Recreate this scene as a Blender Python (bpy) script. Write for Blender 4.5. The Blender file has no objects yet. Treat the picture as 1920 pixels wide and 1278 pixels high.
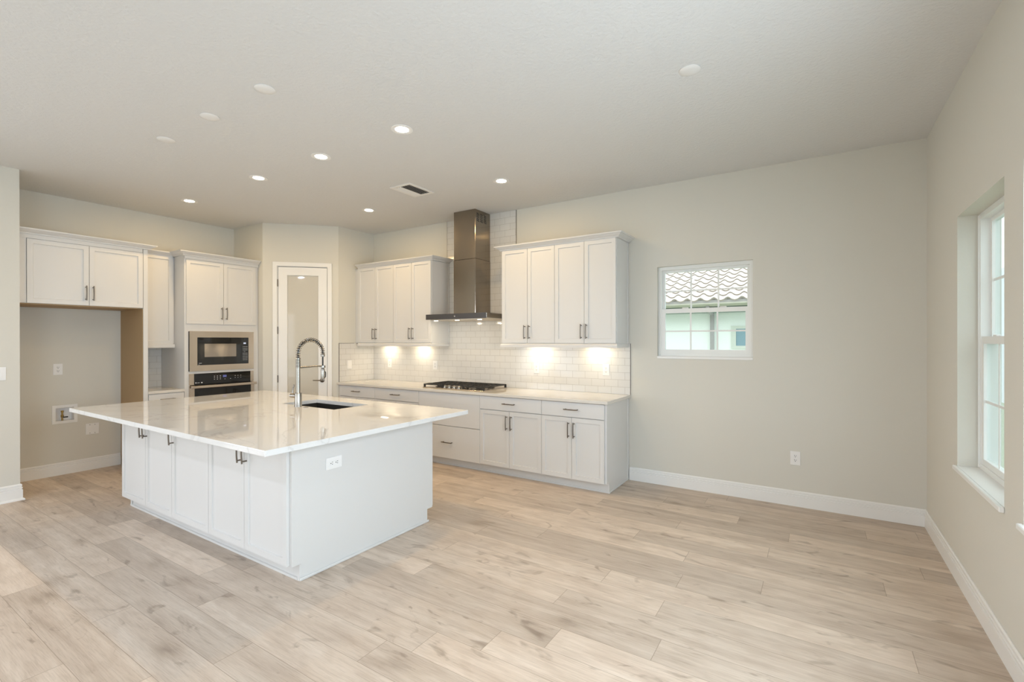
import bpy, bmesh, math, random
from mathutils import Vector, Matrix

# ------------------------------------------------------------------ camera
sc = bpy.context.scene
COL = sc.collection
F_PX, YAW, PITCH, ROLL = 893.94, 0.5682, -0.0012, -0.0013
CAM = Vector((-0.7474, -5.0211, 1.5021))
cam_d = bpy.data.cameras.new('camera')
cam_d.sensor_fit = 'HORIZONTAL'
cam_d.sensor_width = 36.0
cam_d.lens = F_PX / 1920.0 * 36.0
cam_d.clip_start = 0.05
cam = bpy.data.objects.new('camera', cam_d)
COL.objects.link(cam)
fw = Vector((-math.sin(YAW) * math.cos(PITCH), math.cos(YAW) * math.cos(PITCH), math.sin(PITCH)))
rt0 = Vector((math.cos(YAW), math.sin(YAW), 0))
up0 = rt0.cross(fw)
rt = math.cos(ROLL) * rt0 + math.sin(ROLL) * up0
up = -math.sin(ROLL) * rt0 + math.cos(ROLL) * up0
cam.matrix_world = Matrix(((rt.x, up.x, -fw.x, CAM.x), (rt.y, up.y, -fw.y, CAM.y),
                           (rt.z, up.z, -fw.z, CAM.z), (0, 0, 0, 1)))
sc.camera = cam

# ------------------------------------------------------------------ view, sky, sun, daylight fill
sc.view_settings.view_transform = 'Standard'
sc.view_settings.look = 'None'
sc.view_settings.exposure = 0.20
sc.view_settings.gamma = 1.0
sc.view_settings.use_curve_mapping = False

sc.cycles.max_bounces = 16
sc.cycles.diffuse_bounces = 10
world = bpy.data.worlds.new('sky')
sc.world = world
world.use_nodes = True
wn = world.node_tree.nodes
wn['Background'].inputs[0].default_value = (0.93, 0.97, 1.0, 1)
wn['Background'].inputs[1].default_value = 2.2


def lamp(name, kind, energy, color, loc, direction=None, **kw):
    d = bpy.data.lights.new(name, kind)
    d.energy = energy
    d.color = color
    for k, v in kw.items():
        setattr(d, k, v)
    o = bpy.data.objects.new(name, d)
    COL.objects.link(o)
    o.location = loc
    if direction is not None:
        o.rotation_euler = Vector(direction).to_track_quat('-Z', 'Y').to_euler()
    return o


DAY = (0.865, 0.952, 1.11)
WARM = (1.0, 0.67, 0.29)
WARM2 = (1.0, 0.82, 0.55)
lamp('sun', 'SUN', 2.0, (1.0, 0.96, 0.9), (0, -10, 12), (0.24, 0.36, -0.9), angle=0.01)
# area lamps added as fill daylight at the rear, patio and side openings
lamp('added_fill_rear', 'AREA', 5, DAY, (-4.1, -9.72, 1.25), (0, 1, -0.3), shape='RECTANGLE', size=5.4, size_y=2.3)
lamp('added_fill_patio', 'AREA', 70, DAY, (-7.32, -7.15, 1.25), (1, 0.15, -0.35), shape='RECTANGLE', size=3.5, size_y=2.3)
lamp('daylight_fill_side', 'AREA', 66, DAY, (0.24, -3.705, 1.49), (-1, 0, -0.25), shape='RECTANGLE', size=0.86, size_y=1.5)  # stands outside an unseen window that was added for fill
lamp('daylight_fill_side', 'AREA', 18, DAY, (0.24, -2.57, 1.49), (-1, 0, -0.25), shape='RECTANGLE', size=0.86, size_y=1.5)
lamp('daylight_fill_side', 'AREA', 68, DAY, (0.24, -7.0, 1.49), (-1, 0, -0.25), shape='RECTANGLE', size=1.9, size_y=1.5)  # fill lamp outside the added wide window

# ------------------------------------------------------------------ materials
def mat(name, color=(0.8, 0.8, 0.8), rough=0.5, metal=0.0, **kw):
    m = bpy.data.materials.new(name)
    m.use_nodes = True
    b = m.node_tree.nodes['Principled BSDF']
    b.inputs['Base Color'].default_value = (*color, 1)
    b.inputs['Roughness'].default_value = rough
    b.inputs['Metallic'].default_value = metal
    for k, v in kw.items():
        b.inputs[k.replace('_', ' ')].default_value = v
    return m


class NT:
    """tiny node helper"""
    def __init__(self, m):
        self.t = m.node_tree
        self.bsdf = self.t.nodes['Principled BSDF']

    def n(self, kind, **props):
        nd = self.t.nodes.new(kind)
        for k, v in props.items():
            setattr(nd, k, v)
        return nd

    def link(self, a, b):
        self.t.links.new(a, b)

    def math(self, op, a, b=None, c=None):
        nd = self.n('ShaderNodeMath', operation=op)
        for i, v in enumerate((a, b, c)):
            if v is None:
                continue
            if isinstance(v, (int, float)):
                nd.inputs[i].default_value = v
            else:
                self.link(v, nd.inputs[i])
        return nd.outputs[0]

    def mix(self, fac, a, b, blend='MIX'):
        nd = self.n('ShaderNodeMix', data_type='RGBA', blend_type=blend)
        for sock, v in ((nd.inputs[0], fac), (nd.inputs[6], a), (nd.inputs[7], b)):
            if isinstance(v, (int, float)):
                sock.default_value = v
            elif isinstance(v, tuple):
                sock.default_value = (*v, 1) if len(v) == 3 else v
            else:
                self.link(v, sock)
        return nd.outputs[2]

    def ramp(self, fac, stops):
        nd = self.n('ShaderNodeValToRGB')
        el = nd.color_ramp.elements
        while len(el) < len(stops):
            el.new(0.5)
        for e, (p, c) in zip(el, stops):
            e.position = p
            e.color = (*c, 1) if len(c) == 3 else c
        self.link(fac, nd.inputs[0])
        return nd.outputs[0]

    def xyz(self, x, y, z):
        nd = self.n('ShaderNodeCombineXYZ')
        for i, v in enumerate((x, y, z)):
            if isinstance(v, (int, float)):
                nd.inputs[i].default_value = v
            else:
                self.link(v, nd.inputs[i])
        return nd.outputs[0]

    def noise(self, vec, scale, detail=3, rough=0.55, dist=0.0):
        nd = self.n('ShaderNodeTexNoise')
        nd.inputs['Scale'].default_value = scale
        nd.inputs['Detail'].default_value = detail
        nd.inputs['Roughness'].default_value = rough
        nd.inputs['Distortion'].default_value = dist
        if vec is not None:
            self.link(vec, nd.inputs['Vector'])
        return nd.outputs['Fac']

    def bump(self, height, strength=0.2, dist=0.01):
        nd = self.n('ShaderNodeBump')
        nd.inputs['Strength'].default_value = strength
        nd.inputs['Distance'].default_value = dist
        self.link(height, nd.inputs['Height'])
        self.link(nd.outputs[0], self.bsdf.inputs['Normal'])

    def geo(self):
        g = self.n('ShaderNodeNewGeometry')
        return g.outputs['Position']

    def sep(self, v):
        s = self.n('ShaderNodeSeparateXYZ')
        self.link(v, s.inputs[0])
        return s.outputs


def plaster(name, color, scale, strength, dist, rough=0.9):
    m = mat(name, color, rough)
    t = NT(m)
    n1 = t.noise(t.geo(), scale, 4, 0.6, 0.3)
    t.bump(n1, strength, dist)
    m.node_tree.nodes['Principled BSDF'].inputs['Specular IOR Level'].default_value = 0.25
    return m


M = {}
M['wall'] = plaster('wall_paint', (0.650, 0.634, 0.580), 95, 0.12, 0.004)
M['ceiling'] = plaster('ceiling_paint', (0.68, 0.685, 0.685), 42, 0.45, 0.012)
M['white'] = mat('cabinet_white', (0.662, 0.657, 0.648), 0.38)
M['trim'] = mat('trim_white', (0.80, 0.80, 0.79), 0.35)
M['vinyl'] = mat('window_vinyl', (0.78, 0.79, 0.78), 0.35)
M['plastic'] = mat('white_plastic', (0.80, 0.795, 0.79), 0.4)
M['slot'] = mat('socket_black', (0.015, 0.015, 0.015), 0.6)
M['nickel'] = mat('handle_nickel', (0.20, 0.175, 0.15), 0.36, 1.0)
M['steel'] = mat('brushed_steel', (0.58, 0.50, 0.41), 0.24, 1.0)
M['chimney'] = mat('hood_steel', (0.33, 0.285, 0.23), 0.17, 1.0)
M['graphite'] = mat('hood_front', (0.085, 0.08, 0.08), 0.4, 0.6)
M['chrome'] = mat('faucet_steel', (0.36, 0.335, 0.30), 0.26, 1.0)
M['darksteel'] = mat('sink_steel', (0.055, 0.05, 0.042), 0.42, 0.5)
M['black'] = mat('cast_iron', (0.022, 0.020, 0.018), 0.55)
M['blackglass'] = mat('black_glass', (0.008, 0.008, 0.007), 0.04)
M['blackplastic'] = mat('black_plastic', (0.02, 0.02, 0.02), 0.4)
M['mark'] = mat('panel_print', (0.75, 0.75, 0.78), 0.5)
M['tan'] = mat('raw_board', (0.40, 0.275, 0.145), 0.6)
M['brass'] = mat('brass', (0.42, 0.28, 0.09), 0.3, 1.0)
M['edge'] = mat('tile_edge_metal', (0.16, 0.14, 0.125), 0.4, 0.8)
M['frost'] = mat('frosted_glass', (0.545, 0.515, 0.445), 0.32, Coat_Weight=1.0, Coat_Roughness=0.03)
M['blackgap'] = mat('shadow_gap', (0.05, 0.05, 0.05), 0.8)
M['filter'] = mat('hood_filter', (0.62, 0.55, 0.45), 0.4, 0.6)
M['stucco'] = plaster('stucco', (0.90, 0.92, 0.90), 60, 0.3, 0.01)
M['stucco_grey'] = plaster('stucco_grey', (0.72, 0.75, 0.84), 60, 0.3, 0.01)
M['roof'] = mat('roof_tile', (0.50, 0.44, 0.405), 0.8)
M['fascia'] = mat('fascia', (0.33, 0.31, 0.30), 0.6)
M['gutter'] = mat('gutter', (0.50, 0.47, 0.40), 0.5)
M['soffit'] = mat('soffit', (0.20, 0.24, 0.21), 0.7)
M['downspout'] = mat('downspout', (0.36, 0.33, 0.33), 0.5)
M['nbtrim'] = mat('stucco_band', (0.62, 0.64, 0.58), 0.8)
M['nbglass'] = mat('neighbour_glass', (0.20, 0.33, 0.40), 0.05)
M['lawn'] = mat('lawn', (0.30, 0.34, 0.25), 0.9)


def emit(name, color, strength):
    m = mat(name, (0, 0, 0), 0.5)
    b = m.node_tree.nodes['Principled BSDF']
    b.inputs['Emission Color'].default_value = (*color, 1)
    b.inputs['Emission Strength'].default_value = strength
    return m


M['lens'] = emit('lamp_lens', (1.0, 0.93, 0.82), 14)
M['spotlens'] = emit('hood_lamp', (1.0, 0.93, 0.80), 5)
M['bar'] = emit('under_cabinet_lamp', (1.0, 0.88, 0.72), 10)
M['display'] = emit('oven_display', (0.35, 0.4, 1.0), 0.25)
M['display2'] = emit('microwave_display', (0.8, 0.85, 1.0), 0.7)

# brushed look on steel
for key, axis in (('chimney', (60, 60, 1)),):
    t = NT(M[key])
    mp = t.n('ShaderNodeMapping')
    mp.inputs['Scale'].default_value = axis
    t.link(t.geo(), mp.inputs[0])
    t.bump(t.noise(mp.outputs[0], 9, 3), 0.012, 0.002)

# window glass: clear pane with a mirror-like sheen
gm = bpy.data.materials.new('window_glass')
gm.use_nodes = True
nt = gm.node_tree
nt.nodes.clear()
go = nt.nodes.new('ShaderNodeOutputMaterial')
gmix = nt.nodes.new('ShaderNodeMixShader')
ggeo = nt.nodes.new('ShaderNodeNewGeometry')
gdot = nt.nodes.new('ShaderNodeVectorMath')
gdot.operation = 'DOT_PRODUCT'
nt.links.new(ggeo.outputs['Incoming'], gdot.inputs[0])
nt.links.new(ggeo.outputs['Normal'], gdot.inputs[1])
gabs = nt.nodes.new('ShaderNodeMath')
gabs.operation = 'ABSOLUTE'
nt.links.new(gdot.outputs['Value'], gabs.inputs[0])
ginv = nt.nodes.new('ShaderNodeMath')
ginv.operation = 'SUBTRACT'
ginv.inputs[0].default_value = 1.0
nt.links.new(gabs.outputs[0], ginv.inputs[1])
gpow = nt.nodes.new('ShaderNodeMath')
gpow.operation = 'POWER'
gpow.inputs[1].default_value = 5.0
nt.links.new(ginv.outputs[0], gpow.inputs[0])
gfr = nt.nodes.new('ShaderNodeMath')
gfr.operation = 'MULTIPLY_ADD'
gfr.inputs[1].default_value = 0.90
gfr.inputs[2].default_value = 0.02
nt.links.new(gpow.outputs[0], gfr.inputs[0])
gtr = nt.nodes.new('ShaderNodeBsdfTransparent')
gtr.inputs[0].default_value = (0.93, 0.985, 0.97, 1)
ggl = nt.nodes.new('ShaderNodeBsdfGlossy')
ggl.inputs['Roughness'].default_value = 0.02
nt.links.new(gfr.outputs[0], gmix.inputs[0])
nt.links.new(gtr.outputs[0], gmix.inputs[1])
nt.links.new(ggl.outputs[0], gmix.inputs[2])
nt.links.new(gmix.outputs[0], go.inputs[0])
M['glass'] = gm

# floor: wide vinyl oak planks running along X
fm = mat('oak_planks', (0.5, 0.42, 0.35), 0.42)
t = NT(fm)
px, py, pz = t.sep(t.geo())
PW, PL = 0.186, 1.52
row_f = t.math('DIVIDE', t.math('ADD', py, 2.23 + 100 * PW), PW)
row = t.math('FLOOR', row_f)
rfr = t.math('FRACT', row_f)
wn1 = t.n('ShaderNodeTexWhiteNoise', noise_dimensions='1D')
t.link(row, wn1.inputs['W'])
col_f = t.math('DIVIDE', t.math('ADD', t.math('ADD', px, 50.0), t.math('MULTIPLY', wn1.outputs['Value'], PL)), PL)
colm = t.math('FLOOR', col_f)
cfr = t.math('FRACT', col_f)
wn2 = t.n('ShaderNodeTexWhiteNoise', noise_dimensions='2D')
t.link(t.xyz(row, colm, 0), wn2.inputs['Vector'])
rnd = wn2.outputs['Value']
shift = t.math('MULTIPLY', rnd, 37.0)
# grain coordinates, offset for every plank
gv = t.xyz(t.math('ADD', t.math('MULTIPLY', px, 0.75), shift), t.math('ADD', t.math('MULTIPLY', py, 9.0), shift), shift)
broad = t.noise(gv, 1.7, 5, 0.6, 0.5)
gv2 = t.xyz(t.math('ADD', t.math('MULTIPLY', px, 2.2), shift), t.math('MULTIPLY', py, 60.0), shift)
fine = t.noise(gv2, 3.4, 6, 0.7, 0.4)
gv3 = t.xyz(t.math('ADD', t.math('MULTIPLY', px, 1.0), shift), t.math('ADD', t.math('MULTIPLY', py, 2.3), shift), shift)
knot = t.noise(gv3, 3.4, 3, 0.5, 1.6)
gv4 = t.xyz(t.math('ADD', px, shift), t.math('ADD', t.math('MULTIPLY', py, 4.0), shift), shift)
wav = t.n('ShaderNodeTexWave', wave_type='RINGS', rings_direction='Y')
wav.inputs['Scale'].default_value = 1.7
wav.inputs['Distortion'].default_value = 9.0
wav.inputs['Detail'].default_value = 3.0
wav.inputs['Detail Scale'].default_value = 1.3
t.link(gv4, wav.inputs['Vector'])
base = t.ramp(broad, [(0.26, (0.405, 0.325, 0.262)), (0.45, (0.480, 0.397, 0.325)), (0.60, (0.525, 0.443, 0.369)), (0.78, (0.570, 0.494, 0.420))])
tone = t.math('ADD', 0.99, t.math('MULTIPLY', rnd, 0.30))
c1 = t.mix(1.0, base, t.xyz(tone, tone, tone), 'MULTIPLY')
fm_f = t.ramp(fine, [(0.34, (0.76, 0.735, 0.71)), (0.50, (0.99, 0.985, 0.98)), (0.66, (1.06, 1.06, 1.06))])
c2 = t.mix(0.7, c1, fm_f, 'MULTIPLY')
wv = t.ramp(wav.outputs['Fac'], [(0.1, (0.92, 0.905, 0.89)), (0.55, (1.02, 1.02, 1.02))])
c3 = t.mix(0.5, c2, wv, 'MULTIPLY')
# knots: sparse dark cores with soft halos, stretched along the plank
gk = t.xyz(t.math('ADD', t.math('MULTIPLY', px, 2.4), shift), t.math('ADD', t.math('MULTIPLY', py, 5.2), shift), shift)
vk = t.n('ShaderNodeTexVoronoi', feature='F1')
vk.inputs['Scale'].default_value = 0.9
vk.inputs['Randomness'].default_value = 1.0
warp = t.noise(gv, 5.0, 4, 0.65)
gkw = t.n('ShaderNodeVectorMath', operation='ADD')
t.link(gk, gkw.inputs[0])
t.link(t.xyz(t.math('MULTIPLY', t.math('SUBTRACT', warp, 0.5), 0.55), t.math('MULTIPLY', t.math('SUBTRACT', fine, 0.5), 0.35), 0.0), gkw.inputs[1])
t.link(gkw.outputs[0], vk.inputs['Vector'])
halo = t.ramp(vk.outputs['Distance'], [(0.02, (0.50, 0.47, 0.44)), (0.10, (0.72, 0.69, 0.66)), (0.26, (0.93, 0.92, 0.91)), (0.42, (1, 1, 1))])
pick = t.math('GREATER_THAN', t.sep(vk.outputs['Color'])[0], 0.52)
c3 = t.mix(t.math('MULTIPLY', pick, 0.85), c3, halo, 'MULTIPLY')
kn = t.ramp(knot, [(0.27, (0.60, 0.575, 0.55)), (0.38, (1, 1, 1))])
c4 = t.mix(0.8, c3, kn, 'MULTIPLY')
# seams
e1 = t.math('MINIMUM', rfr, t.math('SUBTRACT', 1.0, rfr))
e2 = t.math('MINIMUM', cfr, t.math('SUBTRACT', 1.0, cfr))
s1 = t.math('LESS_THAN', e1, 0.0075)
s2 = t.math('LESS_THAN', e2, 0.0011)
seam = t.math('MAXIMUM', s1, s2)
c5 = t.mix(t.math('MULTIPLY', seam, 0.55), c4, (0.20, 0.15, 0.10))
t.link(c5, t.bsdf.inputs['Base Color'])
hgt = t.math('SUBTRACT', t.math('MULTIPLY', fine, 0.25), seam)
t.bump(hgt, 0.25, 0.0015)
t.bsdf.inputs['Specular IOR Level'].default_value = 0.35
M['floor'] = fm


# marble-look quartz
def quartz(name, base, vein, amount):
    m = mat(name, base, 0.03, Specular_IOR_Level=0.75)
    t = NT(m)
    p = t.geo()
    n1 = t.noise(p, 0.75, 6, 0.55, 1.4)
    v1 = t.math('ABSOLUTE', t.math('SUBTRACT', n1, 0.5))
    n2 = t.noise(p, 1.7, 5, 0.6, 1.8)
    v2 = t.math('ABSOLUTE', t.math('SUBTRACT', n2, 0.47))
    r1 = t.ramp(v1, [(0.0, (1, 1, 1)), (0.010, (0.15, 0.15, 0.15)), (0.05, (0, 0, 0))])
    r2 = t.ramp(v2, [(0.0, (0.55, 0.55, 0.55)), (0.008, (0, 0, 0))])
    cover = t.ramp(t.noise(p, 0.9, 2), [(0.42, (0, 0, 0)), (0.62, (1, 1, 1))])
    a = t.math('MULTIPLY', t.math('MAXIMUM', r1, t.math('MULTIPLY', r2, cover)), amount)
    cl = t.mix(a, base, vein)
    t.link(cl, t.bsdf.inputs['Base Color'])
    return m


M['quartz'] = quartz('veined_quartz', (0.73, 0.725, 0.715), (0.40, 0.38, 0.36), 0.32)
M['quartz_plain'] = quartz('plain_quartz', (0.66, 0.63, 0.58), (0.60, 0.57, 0.52), 0.35)


# white subway tile (running bond) on a vertical face; u = horizontal world axis
def tile(name, axis, off):
    m = mat(name, (0.66, 0.65, 0.63), 0.09)
    t = NT(m)
    x, y, z = t.sep(t.geo())
    u = x if axis == 'x' else y
    v = t.xyz(t.math('ADD', u, off), t.math('SUBTRACT', z, 0.914), 0)
    b = t.n('ShaderNodeTexBrick')
    b.offset = 0.5
    b.inputs['Scale'].default_value = 1.0
    b.inputs['Mortar Size'].default_value = 0.0013
    b.inputs['Mortar Smooth'].default_value = 0.0
    b.inputs['Brick Width'].default_value = 0.1555
    b.inputs['Row Height'].default_value = 0.0789
    b.inputs['Color1'].default_value = (0.66, 0.65, 0.63, 1)
    b.inputs['Color2'].default_value = (0.645, 0.635, 0.615, 1)
    b.inputs['Mortar'].default_value = (0.37, 0.35, 0.32, 1)
    t.link(v, b.inputs['Vector'])
    t.link(b.outputs['Color'], t.bsdf.inputs['Base Color'])
    t.bump(t.math('SUBTRACT', 1.0, b.outputs['Fac']), 0.4, 0.0015)
    rr = t.math('ADD', 0.09, t.math('MULTIPLY', b.outputs['Fac'], 0.6))
    t.link(rr, t.bsdf.inputs['Roughness'])
    return m


M['tile_x'] = tile('subway_tile', 'x', 40.05)
M['tile_y'] = tile('subway_tile_side', 'y', 40.02)

# ------------------------------------------------------------------ mesh helpers
class MB:
    def __init__(self):
        self.bm = bmesh.new()

    def box(self, x0, x1, y0, y1, z0, z1, bev=0.0, seg=1):
        x0, x1 = min(x0, x1), max(x0, x1)
        y0, y1 = min(y0, y1), max(y0, y1)
        z0, z1 = min(z0, z1), max(z0, z1)
        vs = [self.bm.verts.new(p) for p in ((x0, y0, z0), (x1, y0, z0), (x1, y1, z0), (x0, y1, z0),
                                             (x0, y0, z1), (x1, y0, z1), (x1, y1, z1), (x0, y1, z1))]
        fs = [self.bm.faces.new([vs[i] for i in q]) for q in
              ((0, 3, 2, 1), (4, 5, 6, 7), (0, 1, 5, 4), (1, 2, 6, 5), (2, 3, 7, 6), (3, 0, 4, 7))]
        if bev > 0:
            es = list({e for f in fs for e in f.edges})
            bmesh.ops.bevel(self.bm, geom=es, offset=bev, segments=seg, profile=0.5, affect='EDGES')
            return None
        return fs

    def prism(self, pts, axis, a, b):
        """polygon pts (2-D) extruded along axis; x:(y,z) y:(x,z) z:(x,y)"""
        def P(p, h):
            return {'x': (h, p[0], p[1]), 'y': (p[0], h, p[1]), 'z': (p[0], p[1], h)}[axis]
        A = [self.bm.verts.new(P(p, a)) for p in pts]
        B = [self.bm.verts.new(P(p, b)) for p in pts]
        n = len(pts)
        fs = [self.bm.faces.new(A), self.bm.faces.new(B[::-1])]
        for i in range(n):
            fs.append(self.bm.faces.new((A[i], B[i], B[(i + 1) % n], A[(i + 1) % n])))
        bmesh.ops.recalc_face_normals(self.bm, faces=fs)
        return fs

    def slab(self, us, vs, holes, axis, a, b):
        """grid of cells with holes (set of (i,j)) as one solid slab of constant thickness"""
        def P(u, v, h):
            return {'x': (h, u, v), 'y': (u, h, v), 'z': (u, v, h)}[axis]
        cache = {}

        def V(i, j, k):
            if (i, j, k) not in cache:
                cache[(i, j, k)] = self.bm.verts.new(P(us[i], vs[j], (a, b)[k]))
            return cache[(i, j, k)]
        cells = {(i, j) for i in range(len(us) - 1) for j in range(len(vs) - 1)} - set(holes)
        fs = []
        for i, j in cells:
            fs.append(self.bm.faces.new((V(i, j, 0), V(i + 1, j, 0), V(i + 1, j + 1, 0), V(i, j + 1, 0))))
            fs.append(self.bm.faces.new((V(i, j, 1), V(i, j + 1, 1), V(i + 1, j + 1, 1), V(i + 1, j, 1))))
            for (di, dj, p, q) in ((-1, 0, (i, j), (i, j + 1)), (1, 0, (i + 1, j), (i + 1, j + 1)),
                                   (0, -1, (i, j), (i + 1, j)), (0, 1, (i, j + 1), (i + 1, j + 1))):
                if (i + di, j + dj) not in cells:
                    fs.append(self.bm.faces.new((V(*p, 0), V(*q, 0), V(*q, 1), V(*p, 1))))
        bmesh.ops.recalc_face_normals(self.bm, faces=fs)
        return fs

    def tube(self, pts, r, seg=12, caps=True):
        pts = [Vector(p) for p in pts]
        rs = r if isinstance(r, (list, tuple)) else [r] * len(pts)
        rings = []
        prev = None
        for i, p in enumerate(pts):
            d = (pts[min(i + 1, len(pts) - 1)] - pts[max(i - 1, 0)]).normalized()
            if prev is None:
                u = d.orthogonal().normalized()
            else:
                u = (prev - d * prev.dot(d))
                u = u.normalized() if u.length > 1e-6 else d.orthogonal().normalized()
            prev = u
            w = d.cross(u)
            rings.append([self.bm.verts.new(p + (u * math.cos(2 * math.pi * k / seg) + w * math.sin(2 * math.pi * k / seg)) * rs[i])
                          for k in range(seg)])
        for A, B in zip(rings, rings[1:]):
            for k in range(seg):
                self.bm.faces.new((A[k], A[(k + 1) % seg], B[(k + 1) % seg], B[k]))
        if caps:
            self.bm.faces.new(rings[0][::-1])
            self.bm.faces.new(rings[-1])

    def lathe(self, prof, center, axis=(0, 0, 1), seg=24):
        """prof: (radius, height) list, closed at ends on the axis when radius 0"""
        ax = Vector(axis).normalized()
        u = ax.orthogonal().normalized()
        w = ax.cross(u)
        c = Vector(center)
        rings = []
        for r, h in prof:
            if r < 1e-6:
                rings.append([self.bm.verts.new(c + ax * h)])
            else:
                rings.append([self.bm.verts.new(c + ax * h + (u * math.cos(2 * math.pi * k / seg) + w * math.sin(2 * math.pi * k / seg)) * r)
                              for k in range(seg)])
        fs = []
        for A, B in zip(rings, rings[1:]):
            for k in range(seg):
                a0, a1 = A[k % len(A)], A[(k + 1) % len(A)]
                b0, b1 = B[k % len(B)], B[(k + 1) % len(B)]
                q = []
                for v in (a0, a1, b1, b0):
                    if v not in q:
                        q.append(v)
                if len(q) >= 3:
                    fs.append(self.bm.faces.new(q))
        bmesh.ops.recalc_face_normals(self.bm, faces=fs)

    def sweep(self, path, prof):
        """profile (d outward, z) along a plan polyline; outward = right-hand side of travel"""
        path = [Vector((p[0], p[1])) for p in path]
        dirs = [(b - a).normalized() for a, b in zip(path, path[1:])]
        nrm = [Vector((d.y, -d.x)) for d in dirs]
        rings = []
        for i, p in enumerate(path):
            if i == 0:
                m = nrm[0]
            elif i == len(path) - 1:
                m = nrm[-1]
            else:
                m = nrm[i - 1] + nrm[i]
                m = m / m.dot(nrm[i])
            rings.append([self.bm.verts.new((p.x + m.x * d, p.y + m.y * d, z)) for d, z in prof])
        n = len(prof)
        fs = []
        for A, B in zip(rings, rings[1:]):
            for k in range(n):
                fs.append(self.bm.faces.new((A[k], B[k], B[(k + 1) % n], A[(k + 1) % n])))
        fs.append(self.bm.faces.new(rings[0]))
        fs.append(self.bm.faces.new(rings[-1][::-1]))
        bmesh.ops.recalc_face_normals(self.bm, faces=fs)

    def shaker(self, x0, x1, z0, z1, yf, th=0.02, fr=0.062, rec=0.010):
        """cabinet door with front at y=yf facing -Y, recessed centre panel"""
        fs = self.box(x0, x1, yf, yf + th, z0, z1)
        front = fs[2]
        self.bm.normal_update()
        bmesh.ops.inset_region(self.bm, faces=[front], thickness=fr, depth=0.0)
        bmesh.ops.inset_region(self.bm, faces=[front], thickness=0.0045, depth=-rec)

    def build(self, name, material, parent=None, loc=None, smooth=None):
        me = bpy.data.meshes.new(name)
        self.bm.normal_update()
        self.bm.to_mesh(me)
        self.bm.free()
        if material is not None:
            me.materials.append(material)
        if smooth:
            for p in me.polygons:
                p.use_smooth = True
            me.set_sharp_from_angle(angle=math.radians(smooth))
        o = bpy.data.objects.new(name, me)
        COL.objects.link(o)
        if parent is not None:
            o.parent = parent
        if loc is not None:
            o.location = loc
        return o


def empty(name, label, cat, loc=(0, 0, 0), rz=0.0, group=None):
    o = bpy.data.objects.new(name, None)
    o.empty_display_size = 0.1
    COL.objects.link(o)
    o.location = loc
    o.rotation_euler = (0, 0, rz)
    o['label'] = label
    o['category'] = cat
    if group:
        o['group'] = group
    return o


def tag(o, label, cat, group=None):
    o['label'] = label
    o['category'] = cat
    if group:
        o['group'] = group
    return o


def struct(o, label, cat):
    o['kind'] = 'structure'
    o['label'] = label
    o['category'] = cat
    return o


def inst(src, parent, loc, rot=(0, 0, 0)):
    o = src.copy()
    COL.objects.link(o)
    o.parent = parent
    o.location = loc
    o.rotation_euler = rot
    return o


# ------------------------------------------------------------------ room shell
H = 3.1226
XN, XL = -7.907, -7.10          # alcove wall plane, protruding wall plane
YR = -9.5                       # rear wall

m = MB()
m.box(-8.1, 0.22, YR - 0.2, 0.2, -0.12, 0.0)
struct(m.build('floor', M['floor']), 'pale oak plank floor of the whole kitchen', 'floor')
m = MB()
m.box(-8.1, 0.22, YR - 3.2, 0.2, H, H + 0.25)  # runs on past the rear wall as an added overhang against sun
struct(m.build('ceiling', M['ceiling']), 'textured off-white ceiling with recessed lights', 'ceiling')

m = MB()
m.box(-11.5, -8.11, YR - 3.2, -3.0, 2.9, 3.1)  # unseen slab, added so no sun enters the side opening
struct(m.build('roof_sun_block', M['ceiling']), 'unseen roof slab added over the side opening to block sun', 'roof')

# back wall with the small window
WX0, WX1, WZ0, WZ1 = -2.151, -1.252, 1.314, 2.265
m = MB()
m.slab([-8.1, WX0, WX1, 0.0], [0.0, WZ0, WZ1, H], {(1, 1)}, 'y', 0.0, 0.17)
struct(m.build('wall_back', M['wall']), 'greige wall behind the cooktop with a small window', 'wall')

# right wall with windows
RY0, RY1 = -0.983, -1.874
R2Y0, R2Y1 = -2.125, -3.016
RZ0, RZ1 = 0.708, 2.275
m = MB()
m.slab([YR - 0.2, -7.95, -6.05, -4.15, -3.26, R2Y1, R2Y0, RY1, RY0, 0.17], [0.0, RZ0, RZ1, H], {(1, 1), (3, 1), (5, 1), (7, 1)}, 'x', 0.0, 0.2)  # the two openings toward the rear are unseen, added to admit light
struct(m.build('wall_right', M['wall']), 'greige wall with tall windows set in deep reveals', 'wall')

# alcove wall behind the fridge space, with the hole for the valve box
IY0, IY1, IZ0, IZ1 = -3.283, -3.118, 0.60, 0.755
m = MB()
m.slab([-3.9, IY0, IY1, 0.0], [0.0, IZ0, IZ1, H], {(1, 1)}, 'x', XN, XN - 0.15)
struct(m.build('wall_alcove', M['wall']), 'greige wall at the back of the fridge alcove and cabinets', 'wall')
m = MB()
m.box(-8.05, XL, -5.0, -3.725, 0.0, H)
m.slab([YR - 0.2, -9.0, -5.3, -4.99], [0.0, 2.45, H], {(1, 0)}, 'x', XL, XL - 0.18)  # unseen side opening added to let fill light in
struct(m.build('wall_left', M['wall']), 'greige wall block beside the fridge alcove', 'wall')

# rear wall (behind the viewpoint) with an unseen opening added for light
m = MB()
m.slab([XL, -6.9, -1.3, 0.0], [0.0, 2.45, H], {(1, 0)}, 'y', YR, YR - 0.18)
struct(m.build('wall_rear', M['wall']), 'greige rear wall around the unseen opening added for light', 'wall')
m = MB()
for x in (-6.88, -5.0, -3.2, -1.36):
    m.box(x, x + 0.06, YR - 0.12, YR - 0.06, 0.0, 2.43)
m.box(-6.88, -1.3, YR - 0.12, YR - 0.06, 2.39, 2.45)
struct(m.build('door_2_added', M['vinyl']), 'white frame of the unseen sliding door added at the rear', 'door')

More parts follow.
